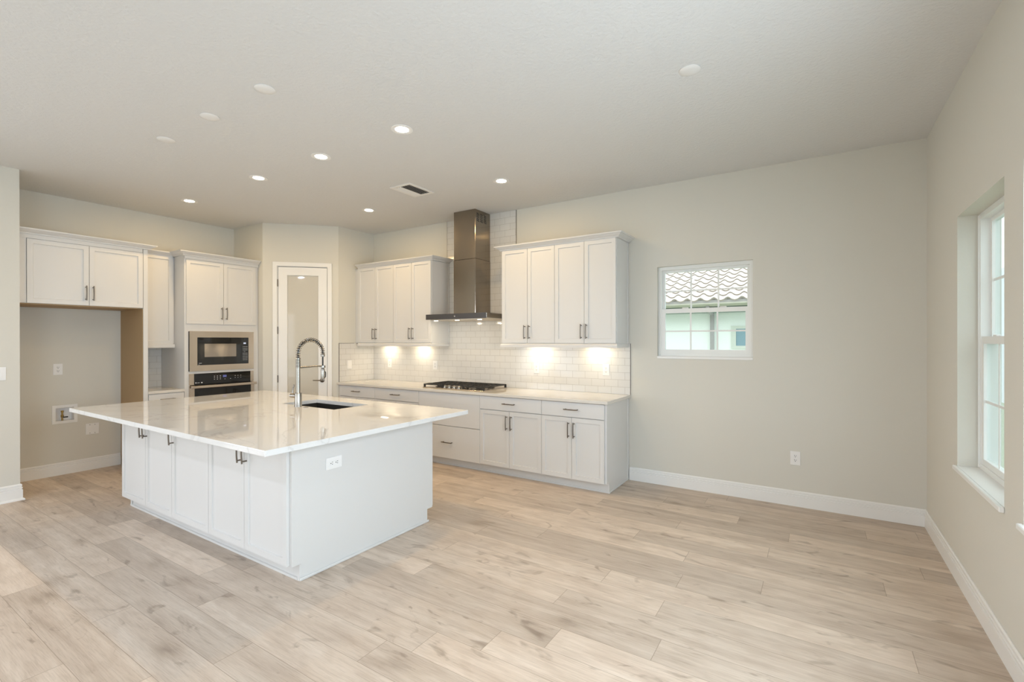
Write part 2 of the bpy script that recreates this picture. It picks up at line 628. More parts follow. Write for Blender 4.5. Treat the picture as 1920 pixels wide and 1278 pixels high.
# pantry corner
GX, GY = -7.165, -1.338
EX, EY = -6.466, -0.639
PW_ = 0.11
m = MB()
m.box(XN, GX, GY, GY + PW_, 0, H)
m.box(EX - PW_, EX, EY, 0.0, 0, H)
struct(m.build('wall_pantry', M['wall']), 'greige pantry walls returning to the kitchen walls', 'wall')
DL = math.hypot(EX - GX, EY - GY)           # diagonal length, local x from EX back to GX is negative
DIAG = (EX, EY, 0)
SA = -0.800                                  # opening in local x
SB = -0.150
DH = 2.532
def diag_frame(name):
    o = bpy.data.objects.new(name, None)
    COL.objects.link(o)
    o.location = DIAG
    o.rotation_euler = (0, 0, math.radians(45))
    return o
m = MB()
m.slab([-DL, SA - 0.003, SB + 0.003, 0.0], [0.0, DH + 0.003, H], {(1, 0)}, 'y', 0.0, 0.105)
o = m.build('wall_diagonal', M['wall'])
o.location = DIAG
o.rotation_euler = (0, 0, math.radians(45))
struct(o, 'greige diagonal wall holding the pantry door', 'wall')

# pantry door
door = diag_frame('door_1')
struct(door, 'white pantry door with a frosted glass panel', 'door')
m = MB()
for a, b in ((SA - 0.062, SA - 0.004), (SB + 0.004, SB + 0.062)):
    m.box(a, b, -0.017, -0.0005, 0, DH + 0.062, 0.004)
m.box(SA - 0.062, SB + 0.062, -0.0168, -0.0005, DH + 0.004, DH + 0.062, 0.004)
m.build('casing', M['trim'], door)
m = MB()
m.box(SA - 0.003, SA + 0.002, 0.0, 0.1, 0, DH)
m.box(SB - 0.002, SB + 0.003, 0.0, 0.1, 0, DH)
m.box(SA - 0.003, SB + 0.003, 0.0, 0.1, DH, DH + 0.003)
m.build('jamb', M['trim'], door)
m = MB()
gx0, gx1, gz0, gz1 = SA + 0.122, SB - 0.122, 0.30, DH - 0.118
xs = [SA + 0.006, gx0, gx1, SB - 0.006]
m.slab(xs, [0.012, gz0, gz1, DH - 0.006], {(1, 1)}, 'y', 0.006, 0.046)
m.build('leaf', M['trim'], door)
m = MB()
m.box(gx0 - 0.002, gx1 + 0.002, 0.022, 0.030, gz0 - 0.002, gz1 + 0.002)
m.build('glass', M['frost'], door)
for z in (2.303, 1.646, 0.975, 0.25):
    m = MB()
    m.tube([(SA + 0.002, -0.004, z - 0.05), (SA + 0.002, -0.004, z + 0.05)], 0.0075, 10)
    m.build('hinge', M['nickel'], door, smooth=40)
lv = MB()
lx, lz = SB - 0.07, 0.945
lv.lathe([(0, 0.0), (0.032, 0.0), (0.032, 0.006), (0.012, 0.012), (0.010, 0.045), (0, 0.046)], (lx, 0.006, lz), (0, -1, 0))
lv.tube([(lx, -0.036, lz), (lx - 0.03, -0.04, lz), (lx - 0.118, -0.036, lz + 0.003)], [0.009, 0.008, 0.006], 10)
lv.build('lever', M['nickel'], door, smooth=40)

# baseboards
BB = [(0.0005, 0), (0.016, 0), (0.016, 0.090), (0.0100, 0.0925), (0.0100, 0.0985), (0.0145, 0.100), (0.0145, 0.110),
      (0.0085, 0.1125), (0.0085, 0.1170), (0.0115, 0.1185), (0.0115, 0.131), (0.006, 0.139), (0.0005, 0.139)]
def baseboard(name, path, label):
    m = MB()
    m.sweep(path, BB)
    return struct(m.build(name, M['trim'], smooth=30), label, 'baseboard')
baseboard('baseboard_back', [(-2.447, 0), (0, 0)], 'white baseboard under the small window')
baseboard('baseboard_right', [(0, -0.0165), (0, YR)], 'white baseboard along the tall window wall')
baseboard('baseboard_alcove', [(XN, -3.7245), (XN, -2.69)], 'white baseboard in the fridge alcove')
m = MB()
BBL = [(d, z * 1.10) for d, z in BB]
BBL[1:2] = [(0.029, 0), (0.029, 0.006), (0.024, 0.016), (0.016, 0.020)]
m.sweep([(XL, -5.3), (XL, -3.725), (-7.87, -3.725)], BBL)
struct(m.build('baseboard_left', M['trim'], smooth=30), 'white baseboard wrapping the wall block', 'baseboard')


# ------------------------------------------------------------------ windows
def window(name, label, u0, u1, z0, z1, loc, rz, sill=None, nx=3, ny=2):
    """single-hung window; local x along the wall, local -y faces the room"""
    w = u1 - u0
    h = z1 - z0
    root = bpy.data.objects.new(name, None)
    COL.objects.link(root)
    root.location = loc
    root.rotation_euler = (0, 0, rz)
    struct(root, label, 'window')
    fr = 0.034
    zm = z0 + h * 0.505
    m = MB()
    m.slab([0, fr, w - fr, w], [z0, z0 + fr, z1 - fr, z1], {(1, 1)}, 'y', 0.0, 0.085)
    m.box(0.012, 0.022, -0.008, 0.0, z0 + 0.01, z1 - 0.01)
    m.build('frame', M['vinyl'], root)

    def sash(nm, za, zb, y, st, top, bot):
        m = MB()
        m.slab([fr, fr + st, w - fr - st, w - fr], [za, za + bot, zb - top, zb], {(1, 1)}, 'y', y, y + 0.03)
        s = m.build(nm, M['vinyl'], root)
        g = MB()
        g.box(fr + st - 0.004, w - fr - st + 0.004, y + 0.013, y + 0.017, za + bot - 0.004, zb - top + 0.004)
        g.build('pane', M['glass'], s)
        gw = w - 2 * fr - 2 * st
        gh = (zb - top) - (za + bot)
        mm = MB()
        for i in range(1, nx):
            x = fr + st + gw * i / nx
            mm.box(x - 0.008, x + 0.008, y + 0.009, y + 0.0125, za + bot, zb - top)
        for j in range(1, ny):
            z = za + bot + gh * j / ny
            mm.box(fr + st, w - fr - st, y + 0.0088, y + 0.0123, z - 0.008, z + 0.008)
        mm.build('muntin', M['vinyl'], s)
        return s
    sash('upper_sash', zm - 0.02, z1 - fr, 0.045, 0.024, 0.024, 0.03)
    lo = sash('lower_sash', z0 + fr, zm + 0.022, 0.006, 0.036, 0.044, 0.036)
    for q in (0.3, 0.7):
        k = MB()
        k.box(w * q - 0.03, w * q + 0.03, 0.008, 0.03, zm + 0.022, zm + 0.032, 0.003)
        k.build('lock', M['plastic'], lo)
    if sill:
        d, horn, nose = sill
        m = MB()
        m.box(-horn, w + horn, -d - nose, -d - 0.0005, z0 - 0.024, z0 + 0.002, 0.004)
        m.box(0.0005, w - 0.0005, -d - 0.002, 0.085, z0 - 0.020, z0 + 0.002)
        m.build('sill', M['trim'], root)
    return root


window('window_1', 'small white grid window in the back wall', WX0, WX1, WZ0 + 0.022, WZ1, (WX0, 0.045, 0), 0, sill=(0.045, 0.0, 0.004))
# right wall windows: local x -> world -Y, local -y -> world -X
window('window_2', 'tall white grid window in the near end wall', 0, RY0 - RY1, RZ0 + 0.002, RZ1, (0.10, RY0, 0), -math.pi / 2, sill=(0.10, 0.012, 0.022))
window('window_3', 'second tall window, only its sill tip in view', 0, R2Y0 - R2Y1, RZ0 + 0.002, RZ1, (0.10, R2Y0, 0), -math.pi / 2, sill=(0.10, 0.012, 0.022))
window('window_5_added', 'unseen third tall window added beside the second one for light', 0, 0.89, RZ0 + 0.002, RZ1, (0.10, -3.26, 0), -math.pi / 2, sill=(0.10, 0.012, 0.022))
window('window_4_added', 'unseen wide window added further along the end wall for light', 0, 1.9, RZ0 + 0.002, RZ1, (0.10, -6.05, 0), -math.pi / 2, sill=(0.10, 0.012, 0.022))

# ------------------------------------------------------------------ cabinet builders
_m = MB()
L = 0.156
pts = [(0, -0.031 - 0.004 * math.sin(math.pi * i / 10), -L / 2 + L * i / 10) for i in range(11)]
_m.tube(pts, 0.0056, 10)
for s in (-1, 1):
    _m.tube([(0, 0.0, s * 0.064), (0, -0.031, s * 0.064)], [0.0055, 0.0045], 8)
HANDLE_V = _m.build('handle', M['nickel'], smooth=40)
HANDLE_MESH = HANDLE_V.data
bpy.data.objects.remove(HANDLE_V)


def handle(parent, x, y, z, horizontal=False):
    o = bpy.data.objects.new('handle', HANDLE_MESH)
    COL.objects.link(o)
    o.parent = parent
    o.location = (x, y, z)
    if horizontal:
        o.rotation_euler = (0, math.pi / 2, 0)
    return o


GAP = 0.0021
def add_door(root, x0, x1, z0, z1, hx=None, hz=None, fr=0.062):
    m = MB()
    m.shaker(x0 + GAP, x1 - GAP, z0, z1, -0.02, 0.0195, fr)
    d = m.build('door', M['white'], root)
    if hx is not None:
        handle(d, hx, -0.02, hz)
    return d


def add_drawer(root, x0, x1, z0, z1, hz=None, hx=None):
    m = MB()
    m.box(x0 + GAP, x1 - GAP, -0.02, -0.0005, z0, z1, 0.0015)
    d = m.build('drawer', M['white'], root)
    if hz is not None:
        handle(d, hx if hx is not None else (x0 + x1) / 2, -0.02, hz, True)
    return d


CROWN = [(-0.012, 2.550), (0.022, 2.550), (0.024, 2.559), (0.040, 2.571), (0.058, 2.580), (0.062, 2.585), (0.072, 2.588), (0.076, 2.600), (-0.012, 2.600)]
def crown(root, path, dz=0.0, k=1.0):
    m = MB()
    m.sweep(path, [(d * k, z + dz) for d, z in CROWN])
    return m.build('crown_moulding', M['white'], root, smooth=25)


def base_cabinet(label, x0, x1, fronts, end=False, loc_y=-0.63, name='base_cabinet', depth=0.622, rail_left=False):
    root = empty(name, label, 'cabinet', (x0, loc_y, 0), 0, 'base cabinets of the back run')
    w = x1 - x0
    m = MB()
    m.box(0.0006, w - 0.0006, 0, depth, 0.105, 0.8815)
    m.build('body', M['white'], root)
    m = MB()
    m.box(0.0006, w - 0.0006, 0.064, 0.08, 0.0, 0.105)
    m.box(0.0006, w + (0.0 if not end else 0.0), 0.058, 0.064, 0.0, 0.018)
    m.build('toe_kick', M['white'], root)
    if end:
        m = MB()
        m.prism([(-0.002, 0.105), (0.064, 0.105), (0.064, 0.0), (depth, 0.0), (depth, 0.8815), (-0.002, 0.8815)], 'x', w + 0.0005, w + 0.018)
        m.build('end_panel', M['white'], root)
        m = MB()
        m.box(w + 0.018, w + 0.026, depth - 0.02, depth + 0.0045, 0.018, 0.8815)
        m.box(w + 0.018, w + 0.028, 0.056, depth + 0.005, 0.0, 0.018, 0.004)
        m.box(w - 0.006, w + 0.0195, 0.0565, 0.0645, 0.0, 0.104)
        m.build('scribe_strip', M['white'], root)
    for f in fronts:
        if f[0] == 'drawer':
            add_drawer(root, f[1], f[2], f[3], f[4], f[5])
        else:
            add_door(root, *f[1:])
    return root


DZ0, DZ1, RZa, RZb, HBZ = 0.105, 0.7225, 0.7290, 0.8745, 0.600


def std_fronts(w):
    mid = w / 2
    return [('drawer', 0, w, RZa, RZb, 0.806),
            ('door', 0, mid, DZ0, DZ1, mid - 0.030, HBZ), ('door', mid, w, DZ0, DZ1, mid + 0.030, HBZ)]


BX = [-6.435, -5.709, -4.916, -3.974, -3.175, -2.479]
base_cabinet('white base cabinet with slab drawer in the pantry corner of the back run', BX[0], BX[1], std_fronts(BX[1] - BX[0]))
base_cabinet('white base cabinet between the corner cabinet and the deep cooktop drawers', BX[1], BX[2], std_fronts(BX[2] - BX[1]))
w = BX[3] - BX[2]
base_cabinet('white base unit with two deep slab drawers under the gas cooktop', BX[2], BX[3],
             [('drawer', 0, w, 0.490, RZb, 0.697), ('drawer', 0, w, DZ0 - 0.004, 0.4835, 0.293)])
base_cabinet('white base cabinet, one drawer over two shaker doors, beside the deep cooktop drawers', BX[3], BX[4], std_fronts(BX[4] - BX[3]))
base_cabinet('white base cabinet with plain end panel at the window end of the back run', BX[4], BX[5], std_fronts(BX[5] - BX[4]), end=True)
m = MB()
m.box(-6.4585, BX[0] - 0.0006, -0.64, -0.60, 0.0, 0.8815)
tag(m.build('filler_strip', M['white']), 'narrow white filler strip between the pantry wall and corner base cabinet', 'filler')

# worktop on the back run
m = MB()
fs = m.box(-6.4575, -2.435, -0.678, -0.0085, 0.8818, 0.914)
es = [e for e in m.bm.edges if all(v.co.y < -0.6 or v.co.x > -2.5 for v in e.verts)]
bmesh.ops.bevel(m.bm, geom=es, offset=0.004, segments=2, profile=0.5, affect='EDGES')
tag(m.build('worktop', M['quartz_plain']), 'cream quartz worktop on the back run, carrying the gas cooktop', 'worktop')

# backsplash
TT = 0.0075
HX0, HX1 = -4.997, -3.888
root = empty('tile_backsplash', 'white subway tile backsplash on the back wall, rising behind the hood', 'backsplash', (0, 0, 0))
m = MB()
m.slab([-6.457, HX0, HX1, -2.4385], [0.9142, 1.4665, H - 0.001], {(0, 1), (2, 1)}, 'y', -0.0005, -TT)
m.build('tiling', M['tile_x'], root)
for xa_, z0_, z1_ in ((HX1, 1.467, H - 0.001), (HX0 - 0.004, 1.467, H - 0.001), (-2.4385, 0.9142, 1.4665)):
    m = MB()
    m.box(xa_, xa_ + 0.004, -TT - 0.0008, -0.0005, z0_, z1_)
    m.build('edge_strip', M['edge'], root)
root = empty('tile_backsplash', 'white subway tile panel with dark edging on the pantry side wall', 'backsplash', (0, 0, 0))
m = MB()
m.box(-6.4655, -6.4585, EY + 0.006, -TT - 0.001, 0.9142, 1.462)
m.build('tiling', M['tile_y'], root)
m = MB()
m.box(-6.4655, -6.4575, EY + 0.001, EY + 0.006, 0.9142, 1.466)
m.box(-6.4655, -6.4575, EY + 0.006, -0.372, 1.462, 1.466)
m.build('edge_strip', M['edge'], root)

# wall cabinets on the back wall
UZ0, UZ1 = 1.467, 2.549
RAIL_Z = 1.424


def wall_cabinet(label, x0, x1, end=0, loc_y=-0.345, depth=0.3365):
    root = empty('wall_cabinet', label, 'cabinet', (x0, loc_y, 0), 0, 'wall cabinets of the back run')
    w = x1 - x0
    m = MB()
    m.box(0.0006, w - 0.0006, 0, depth, UZ0, 2.556)
    m.build('body', M['white'], root)
    mid = w / 2
    add_door(root, 0, mid, UZ0 + 0.006, UZ1, mid - 0.030, 1.596)
    add_door(root, mid, w, UZ0 + 0.006, UZ1, mid + 0.030, 1.596)
    path = [(0, 0), (w, 0)]
    rp = [(0, -0.018), (w, -0.018)]
    if end > 0:
        path = [(0, 0), (w + 0.004, 0), (w + 0.004, depth - 0.002)]
        rp = [(0, -0.018), (w + 0.004, -0.018), (w + 0.004, depth - 0.003)]
    elif end < 0:
        path = [(-0.004, depth - 0.002), (-0.004, 0), (w, 0)]
        rp = [(-0.004, depth - 0.003), (-0.004, -0.018), (w, -0.018)]
    crown(root, path)
    m = MB()
    m.sweep(rp, [(-0.012, RAIL_Z), (0.012, RAIL_Z), (0.012, RAIL_Z + 0.026), (0.006, RAIL_Z + 0.036), (0.0, UZ0 - 0.0005), (-0.012, UZ0 - 0.0005)])
    m.build('light_rail', M['white'], root)
    if end:
        s = 1 if end > 0 else -1
        xe = w if end > 0 else 0.0
        m = MB()
        m.box(xe - 0.0005 * s, xe + 0.004 * s, 0.0, depth, UZ0, 2.549)
        m.box(xe + 0.004 * s, xe + 0.012 * s, depth - 0.016, depth, UZ0, 2.549)
        m.build('end_panel', M['white'], root)
    return root


wall_cabinet('white shaker wall cabinet in the corner by the pantry wall', -6.388, -5.658)
wall_cabinet('white shaker wall cabinet between the corner one and the steel hood', -5.658, -4.972, end=1)
wall_cabinet('white shaker wall cabinet just past the hood, overlapping its canopy', -3.862, -3.166, end=-1)
wall_cabinet('white shaker wall cabinet at the window end of the run', -3.166, -2.466, end=1)
m = MB()
m.box(-6.4655, -6.3886, -0.345, -0.325, UZ0, 2.549)
tag(m.build('filler_strip', M['white']), 'white filler strip between pantry wall and corner wall cabinet', 'filler')

# under-cabinet lights
for i, (x, lab) in enumerate(((-6.09, 'lit bar lamp under the corner wall cabinet'), (-5.42, 'lit bar lamp under the wall cabinet left of the hood'),
                              (-3.53, 'lit bar lamp under the wall cabinet just past the hood'), (-2.80, 'lit bar lamp under the wall cabinet by the window'))):
    lab = lab.replace('left of the hood', 'on the pantry side of the hood')
    r = empty('under_cabinet_lamp', lab, 'lamp', (x, -0.13, 1.4668), 0, 'under-cabinet lamps')
    m = MB()
    m.box(-0.075, 0.075, -0.02, 0.02, -0.014, 0.0, 0.002)
    m.build('housing', M['plastic'], r)
    m = MB()
    m.box(-0.068, 0.068, -0.014, 0.014, -0.0165, -0.0145)
    m.build('diffuser', M['bar'], r)
    a = lamp('under_cabinet_glow', 'AREA', 1.45, WARM2, (x, -0.14, 1.447), (0, 0.25, -1), shape='RECTANGLE', size=0.12, size_y=0.03)

# ------------------------------------------------------------------ range hood
hood = empty('range_hood', 'stainless chimney range hood with dark canopy above the cooktop', 'range hood', (-4.4475, -0.0085, 0))
m = MB()
m.box(-0.4675, 0.4675, -0.500, 0.0, 1.770, 1.828, 0.002)
m.build('canopy', M['chrome'], hood)
m = MB()
m.box(-0.4675, 0.4675, -0.512, -0.5005, 1.764, 1.829, 0.001)
fp = m.build('front_panel', M['graphite'], hood)
m = MB()
m.lathe([(0, 0), (0.012, 0), (0.012, 0.003), (0, 0.004)], (0.0, -0.512, 1.797), (0, -1, 0), 16)
m.build('button', M['chrome'], fp)
m = MB()
m.prism([(-0.44, 1.7695), (0.44, 1.7695), (0.36, 1.752), (-0.36, 1.752)], 'y', -0.49, -0.02)
fl = m.build('filter', M['filter'], hood)
for x in (-0.34, 0.0, 0.34):
    m = MB()
    m.lathe([(0, 0.0), (0.026, 0.0), (0.026, -0.006), (0, -0.007)], (x, -0.462, 1.7525), (0, 0, 1), 20)
    m.build('spotlight', M['spotlens'], hood)
    lamp('hood_glow', 'AREA', 0.8, WARM2, (-4.4475 + x, -0.47, 1.742), (0, 0.25, -1), shape='DISK', size=0.05)
m = MB()
m.box(-0.172, 0.172, -0.322, 0.0, 1.829, 2.512, 0.003)
m.build('lower_chimney', M['chimney'], hood)
m = MB()
m.box(-0.169, 0.169, -0.319, -0.0, 2.5125, H - 0.0015, 0.003)
uc = m.build('upper_chimney', M['chimney'], hood)
# vent slots on the side that faces the window end
m = MB()
for g in range(3):
    for k in range(5):
        yc = -0.262 + 0.075 * g
        zc = H - 0.055 - 0.021 * k
        m.prism([(yc - 0.026, zc + 0.012), (yc + 0.026, zc), (yc + 0.026, zc - 0.009), (yc - 0.026, zc + 0.003)], 'x', 0.1685, 0.1698)
m.build('vent_slot', M['slot'], uc)

# ------------------------------------------------------------------ cooktop
ct = empty('gas_cooktop', 'steel gas cooktop with black grates set in the worktop', 'cooktop', (-4.452, -0.318, 0.9142))
m = MB()
m.box(-0.468, 0.468, -0.258, 0.258, 0.0, 0.007, 0.003)
m.build('pan', M['steel'], ct)
burn = [(-0.31, 0.12, 0.040), (-0.31, -0.11, 0.034), (0.0, 0.06, 0.055), (0.31, 0.12, 0.034), (0.31, -0.11, 0.040)]
for x, y, r in burn:
    m = MB()
    m.lathe([(0, 0.0), (r * 1.5, 0.0), (r * 1.5, 0.004), (r * 1.05, 0.007), (r * 1.05, 0.016), (r, 0.02), (0, 0.021)], (x, y, 0.007), (0, 0, 1), 24)
    m.build('burner', M['black'], ct, smooth=40)
for gx in (-0.31, 0.0, 0.31):
    m = MB()
    hw, hd, zt = 0.150, 0.238, 0.047
    y0 = -hd if gx != 0 else -hd + 0.10
    for sx in (-1, 1):
        m.box(gx + sx * hw - 0.007, gx + sx * hw + 0.007, y0, hd, zt - 0.012, zt)
        for yy in (y0 + 0.008, hd - 0.008):
            m.box(gx + sx * (hw - 0.003) - 0.010, gx + sx * (hw - 0.003) + 0.010, yy - 0.010, yy + 0.010, 0.0072, zt - 0.010)
    for yy in (y0, hd):
        m.box(gx - hw, gx + hw, yy - 0.006, yy + 0.006, zt - 0.012, zt)
    for k in (-0.5, 0.0, 0.5):
        m.box(gx + k * hw - 0.005, gx + k * hw + 0.005, y0, hd, zt - 0.010, zt - 0.0005)
    for k in (-0.55, 0.0, 0.55):
        m.box(gx - hw, gx + hw, k * hd - 0.005, k * hd + 0.005, zt - 0.010, zt - 0.0008)
    m.build('grate', M['black'], ct)
for k in range(5):
    m = MB()
    x = -0.15 + 0.075 * k
    m.lathe([(0, 0.0), (0.026, 0.0), (0.026, 0.004), (0.021, 0.006), (0.019, 0.030), (0.016, 0.033), (0, 0.034)], (x, -0.205, 0.007), (0, 0, 1), 20)
    m.build('knob', M['chrome'], ct, smooth=40)

# ------------------------------------------------------------------ run beside the pantry (faces +X): fridge surround, nook, oven tower
A90 = math.pi / 2
XF = -7.29      # carcass front plane; door fronts at -7.27


def left_root(name, label, y0, xf=XF, cat='cabinet', group=None):
    return empty(name, label, cat, (xf, y0, 0), A90, group)


# fridge overhead cabinet: local x = world y - y0, local y = depth toward the wall
FY0, FY1 = -3.7235, -2.686
root = left_root('bridge_cabinet', 'white two-door cabinet bridging the empty fridge alcove', FY0)
w = FY1 - FY0
m = MB()
m.box(0.0, w, 0, 0.60, 1.878, 2.556)
m.build('body', M['white'], root)
m = MB()
m.box(0.0, w - 0.001, 0.012, 0.60, 1.868, 1.8775)
m.build('underside', M['tan'], root)
dl = 0.082
mid = (dl + w) / 2
m = MB()
m.box(0.0005, dl - 0.003, -0.014, -0.0005, 1.878, 2.545)
m.build('filler', M['white'], root)
add_door(root, dl, mid, 1.880, 2.512, mid - 0.030, 2.008)
add_door(root, mid, w + 0.004, 1.880, 2.512, mid + 0.030, 2.008)
m = MB()
m.box(0.0005, w, -0.018, -0.0005, 2.515, 2.5558)
m.build('top_rail', M['white'], root)
crown(root, [(0.0006, -0.012), (w + 0.050, -0.012), (w + 0.050, 0.30)], 0.006)
# tall side panel
root = empty('tall_side_panel', 'tall panel beside the fridge alcove, white edge and raw tan inner face', 'panel', (0, 0, 0))
m = MB()
m.box(XN + 0.001, -7.272, FY1 + 0.0065, FY1 + 0.050, 0.0, 2.555, 0.001)
m.build('panel', M['white'], root)
m = MB()
m.box(XN + 0.001, -7.282, FY1 + 0.0005, FY1 + 0.006, 0.0, 1.8675)
m.build('inner_face', M['tan'], root)

# nook between the panel and oven tower
NY0, NY1 = FY1 + 0.0512, -2.2585
w = NY1 - NY0
root = left_root('wall_cabinet', 'narrow single-door white wall cabinet above the nook worktop', NY0, -7.545)
m = MB()
m.box(0.0006, w - 0.0006, 0, 0.355, UZ0, 2.556)
m.build('body', M['white'], root)
add_door(root, 0, w - 0.018, UZ0 - 0.004, 2.553)
crown(root, [(0.0006, 0), (w - 0.0006, 0)])
m = MB()
m.box(0.001, w - 0.001, -0.028, -0.005, 1.416, UZ0 - 0.0045, 0.003)
m.build('light_rail', M['white'], root)
root = left_root('base_cabinet', 'narrow white base cabinet with one drawer beside the oven tower', NY0)
m = MB()
m.box(0.0006, w - 0.0006, 0, 0.61, 0.105, 0.8815)
m.build('body', M['white'], root)
m = MB()
m.box(0.0006, w - 0.0006, 0.064, 0.08, 0.0, 0.105)
m.build('toe_kick', M['white'], root)
add_drawer(root, 0.003, w - 0.003, RZa, RZb, 0.812)
add_door(root, 0.003, w - 0.003, DZ0, DZ1, w - 0.035, HBZ)
m = MB()
m.box(XN + 0.001, -7.262, NY0 + 0.0006, NY1 - 0.0006, 0.8818, 0.914, 0.003)
tag(m.build('worktop', M['quartz_plain']), 'short cream worktop in the nook beside the oven tower', 'worktop')
m = MB()
m.box(XN + 0.0005, XN + 0.0075, NY0 + 0.0006, NY1 - 0.001, 0.9142, 1.4665)
tag(m.build('tile_backsplash', M['tile_y']), 'small white subway tile patch at the back of the nook', 'backsplash')

# oven tower
OY0, OY1 = -2.2575, -1.3435
w = OY1 - OY0
root = left_root('oven_tower_cabinet', 'tall white cabinet housing the microwave and wall oven', OY0, -7.275)
mz0, mz1 = 1.135, 1.605
oz0, oz1 = 0.40, 1.088
ax0, ax1 = 0.062, w - 0.085
m = MB()
m.slab([0.0, ax0, ax1, w], [0.0, 0.105, oz0, oz1, mz0, mz1, 2.556], {(1, 2), (1, 4)}, 'y', 0.0, 0.02)
m.box(0.0, 0.018, 0.02, 0.628, 0.0, 2.556)
m.box(w - 0.018, w, 0.02, 0.628, 0.0, 2.556)
m.box(0.018, w - 0.018, 0.61, 0.628, 0.0, 2.556)
m.box(0.018, w - 0.018, 0.02, 0.61, 2.538, 2.556)
m.build('body', M['white'], root)
mid = w / 2 - 0.006
add_door(root, 0.014, mid, 1.715, 2.508, mid - 0.030, 1.853)
add_door(root, mid, w - 0.042, 1.715, 2.508, mid + 0.030, 1.853)
add_drawer(root, 0.014, w - 0.042, 0.115, 0.385, 0.25)
m = MB()
m.box(0.0, w, -0.014, -0.0005, 2.512, 2.552)
m.build('top_rail', M['white'], root)
crown(root, [(-0.0006, 0.30), (-0.0006, -0.008), (w, -0.008)])

# microwave with trim kit
root = left_root('microwave', 'built-in microwave with wide steel trim frame', OY0, -7.275, 'microwave')
m = MB()
m.box(ax0 + 0.01, ax1 - 0.01, 0.0205, 0.42, mz0 + 0.004, mz1 - 0.008)
m.build('body', M['blackplastic'], root)
tx0, tx1, tz0, tz1 = 0.050, w - 0.070, 1.121, 1.622
m = MB()
m.slab([tx0, tx0 + 0.088, tx1 - 0.070, tx1], [tz0, tz0 + 0.075, tz1 - 0.077, tz1], {(1, 1)}, 'y', -0.016, -0.0006)
m.build('trim_frame', M['steel'], root)
m = MB()
m.box(tx0 - 0.006, tx0 - 0.0005, -0.014, -0.0006, tz0 + 0.002, tz1 - 0.002)
m.build('side_edge', M['blackplastic'], root)
gx0, gx1, gz0, gz1 = tx0 + 0.0885, tx1 - 0.0705, tz0 + 0.0755, tz1 - 0.0775
m = MB()
m.box(gx0, gx1, -0.012, 0.02, gz0, gz1, 0.001)
dm = m.build('door', M['blackglass'], root)
cx = gx0 + (gx1 - gx0) * 0.845
m = MB()
m.box(cx, cx + 0.002, -0.0125, -0.0121, gz0 + 0.005, gz1 - 0.005)
m.build('panel_seam', M['blackplastic'], dm)
WG = mat('microwave_window', (0.10, 0.085, 0.075), 0.08)
WG.node_tree.nodes['Principled BSDF'].inputs['Metallic'].default_value = 0.75
WG.node_tree.nodes['Principled BSDF'].inputs['Base Color'].default_value = (0.30, 0.26, 0.22, 1)
m = MB()
m.box(gx0 + 0.085, gx0 + 0.475, -0.0128, -0.0121, gz0 + 0.100, gz1 - 0.080)
m.build('viewing_window', WG, dm)
m = MB()
m.box(cx + 0.034, cx + 0.066, -0.0128, -0.0121, gz1 - 0.085, gz1 - 0.066)
m.build('display', M['display2'], dm)
m = MB()
rr = random.Random(4)
for r_ in range(9):
    zz = gz1 - 0.122 - r_ * 0.022
    if r_ in (3,):
        m.box(cx + 0.036, cx + 0.058, -0.0127, -0.0121, zz - 0.0012, zz + 0.0012)
        continue
    for c_ in range(4):
        xx = cx + 0.026 + c_ * 0.017
        m.box(xx, xx + 0.008, -0.0127, -0.0121, zz - 0.0022, zz + 0.0022)
m.build('lettering', M['mark'], dm)
m = MB()
m.box(gx0 + 0.018, gx0 + 0.052, -0.0127, -0.0121, gz0 + 0.022, gz0 + 0.026)
m.box(gx0 + 0.010, gx0 + 0.030, -0.0127, -0.0121, gz0 + 0.004, gz0 + 0.006)
m.build('badge', M['mark'], dm)

# wall oven
root = left_root('wall_oven', 'black glass wall oven with bar handle under the microwave', OY0, -7.275, 'oven')
m = MB()
m.box(ax0 + 0.008, ax1 - 0.008, 0.0205, 0.56, oz0 + 0.004, oz1 - 0.004)
m.build('body', M['blackplastic'], root)
ox0, ox1 = 0.046, w - 0.072
m = MB()
m.box(ox0 + 0.054, ox1 - 0.044, -0.018, -0.0006, 0.955, 1.092, 0.001)
cp = m.build('control_panel', M['blackglass'], root)
m = MB()
m.box(ox0, ox0 + 0.0535, -0.018, -0.0006, 0.955, 1.092)
m.build('side_cheek', M['steel'], root)
m = MB()
m.box(ox1 - 0.0435, ox1, -0.018, -0.0006, 0.955, 1.092)
m.build('side_cheek', M['steel'], root)
m = MB()
m.box(ox0 + 0.054, ox1 - 0.044, -0.030, -0.0006, 0.46, 0.948, 0.001)
od = m.build('door', M['blackglass'], root)
m = MB()
m.box(ox0, ox0 + 0.0535, -0.030, -0.0006, 0.40, 0.948)
m.box(ox1 - 0.0435, ox1, -0.030, -0.0006, 0.40, 0.948)
m.box(ox0 + 0.054, ox1 - 0.044, -0.030, -0.0006, 0.40, 0.4595)
m.build('door_frame', M['steel'], od)
m = MB()
m.box(ox0 + 0.16, ox1 - 0.14, -0.0306, -0.0301, 0.56, 0.795)
m.build('viewing_window', WG, od)
m = MB()
m.box(ox0 - 0.002, ox1 + 0.012, -0.080, -0.058, 0.913, 0.945, 0.004, 2)
m.box(ox0 + 0.03, ox0 + 0.05, -0.06, -0.0305, 0.918, 0.940)
m.box(ox1 - 0.04, ox1 - 0.02, -0.06, -0.0305, 0.918, 0.940)
m.build('handle', M['steel'], od)
m = MB()
m.box(ox0 + 0.395, ox0 + 0.44, -0.0188, -0.0181, 1.030, 1.058)
m.build('display', M['display'], cp)
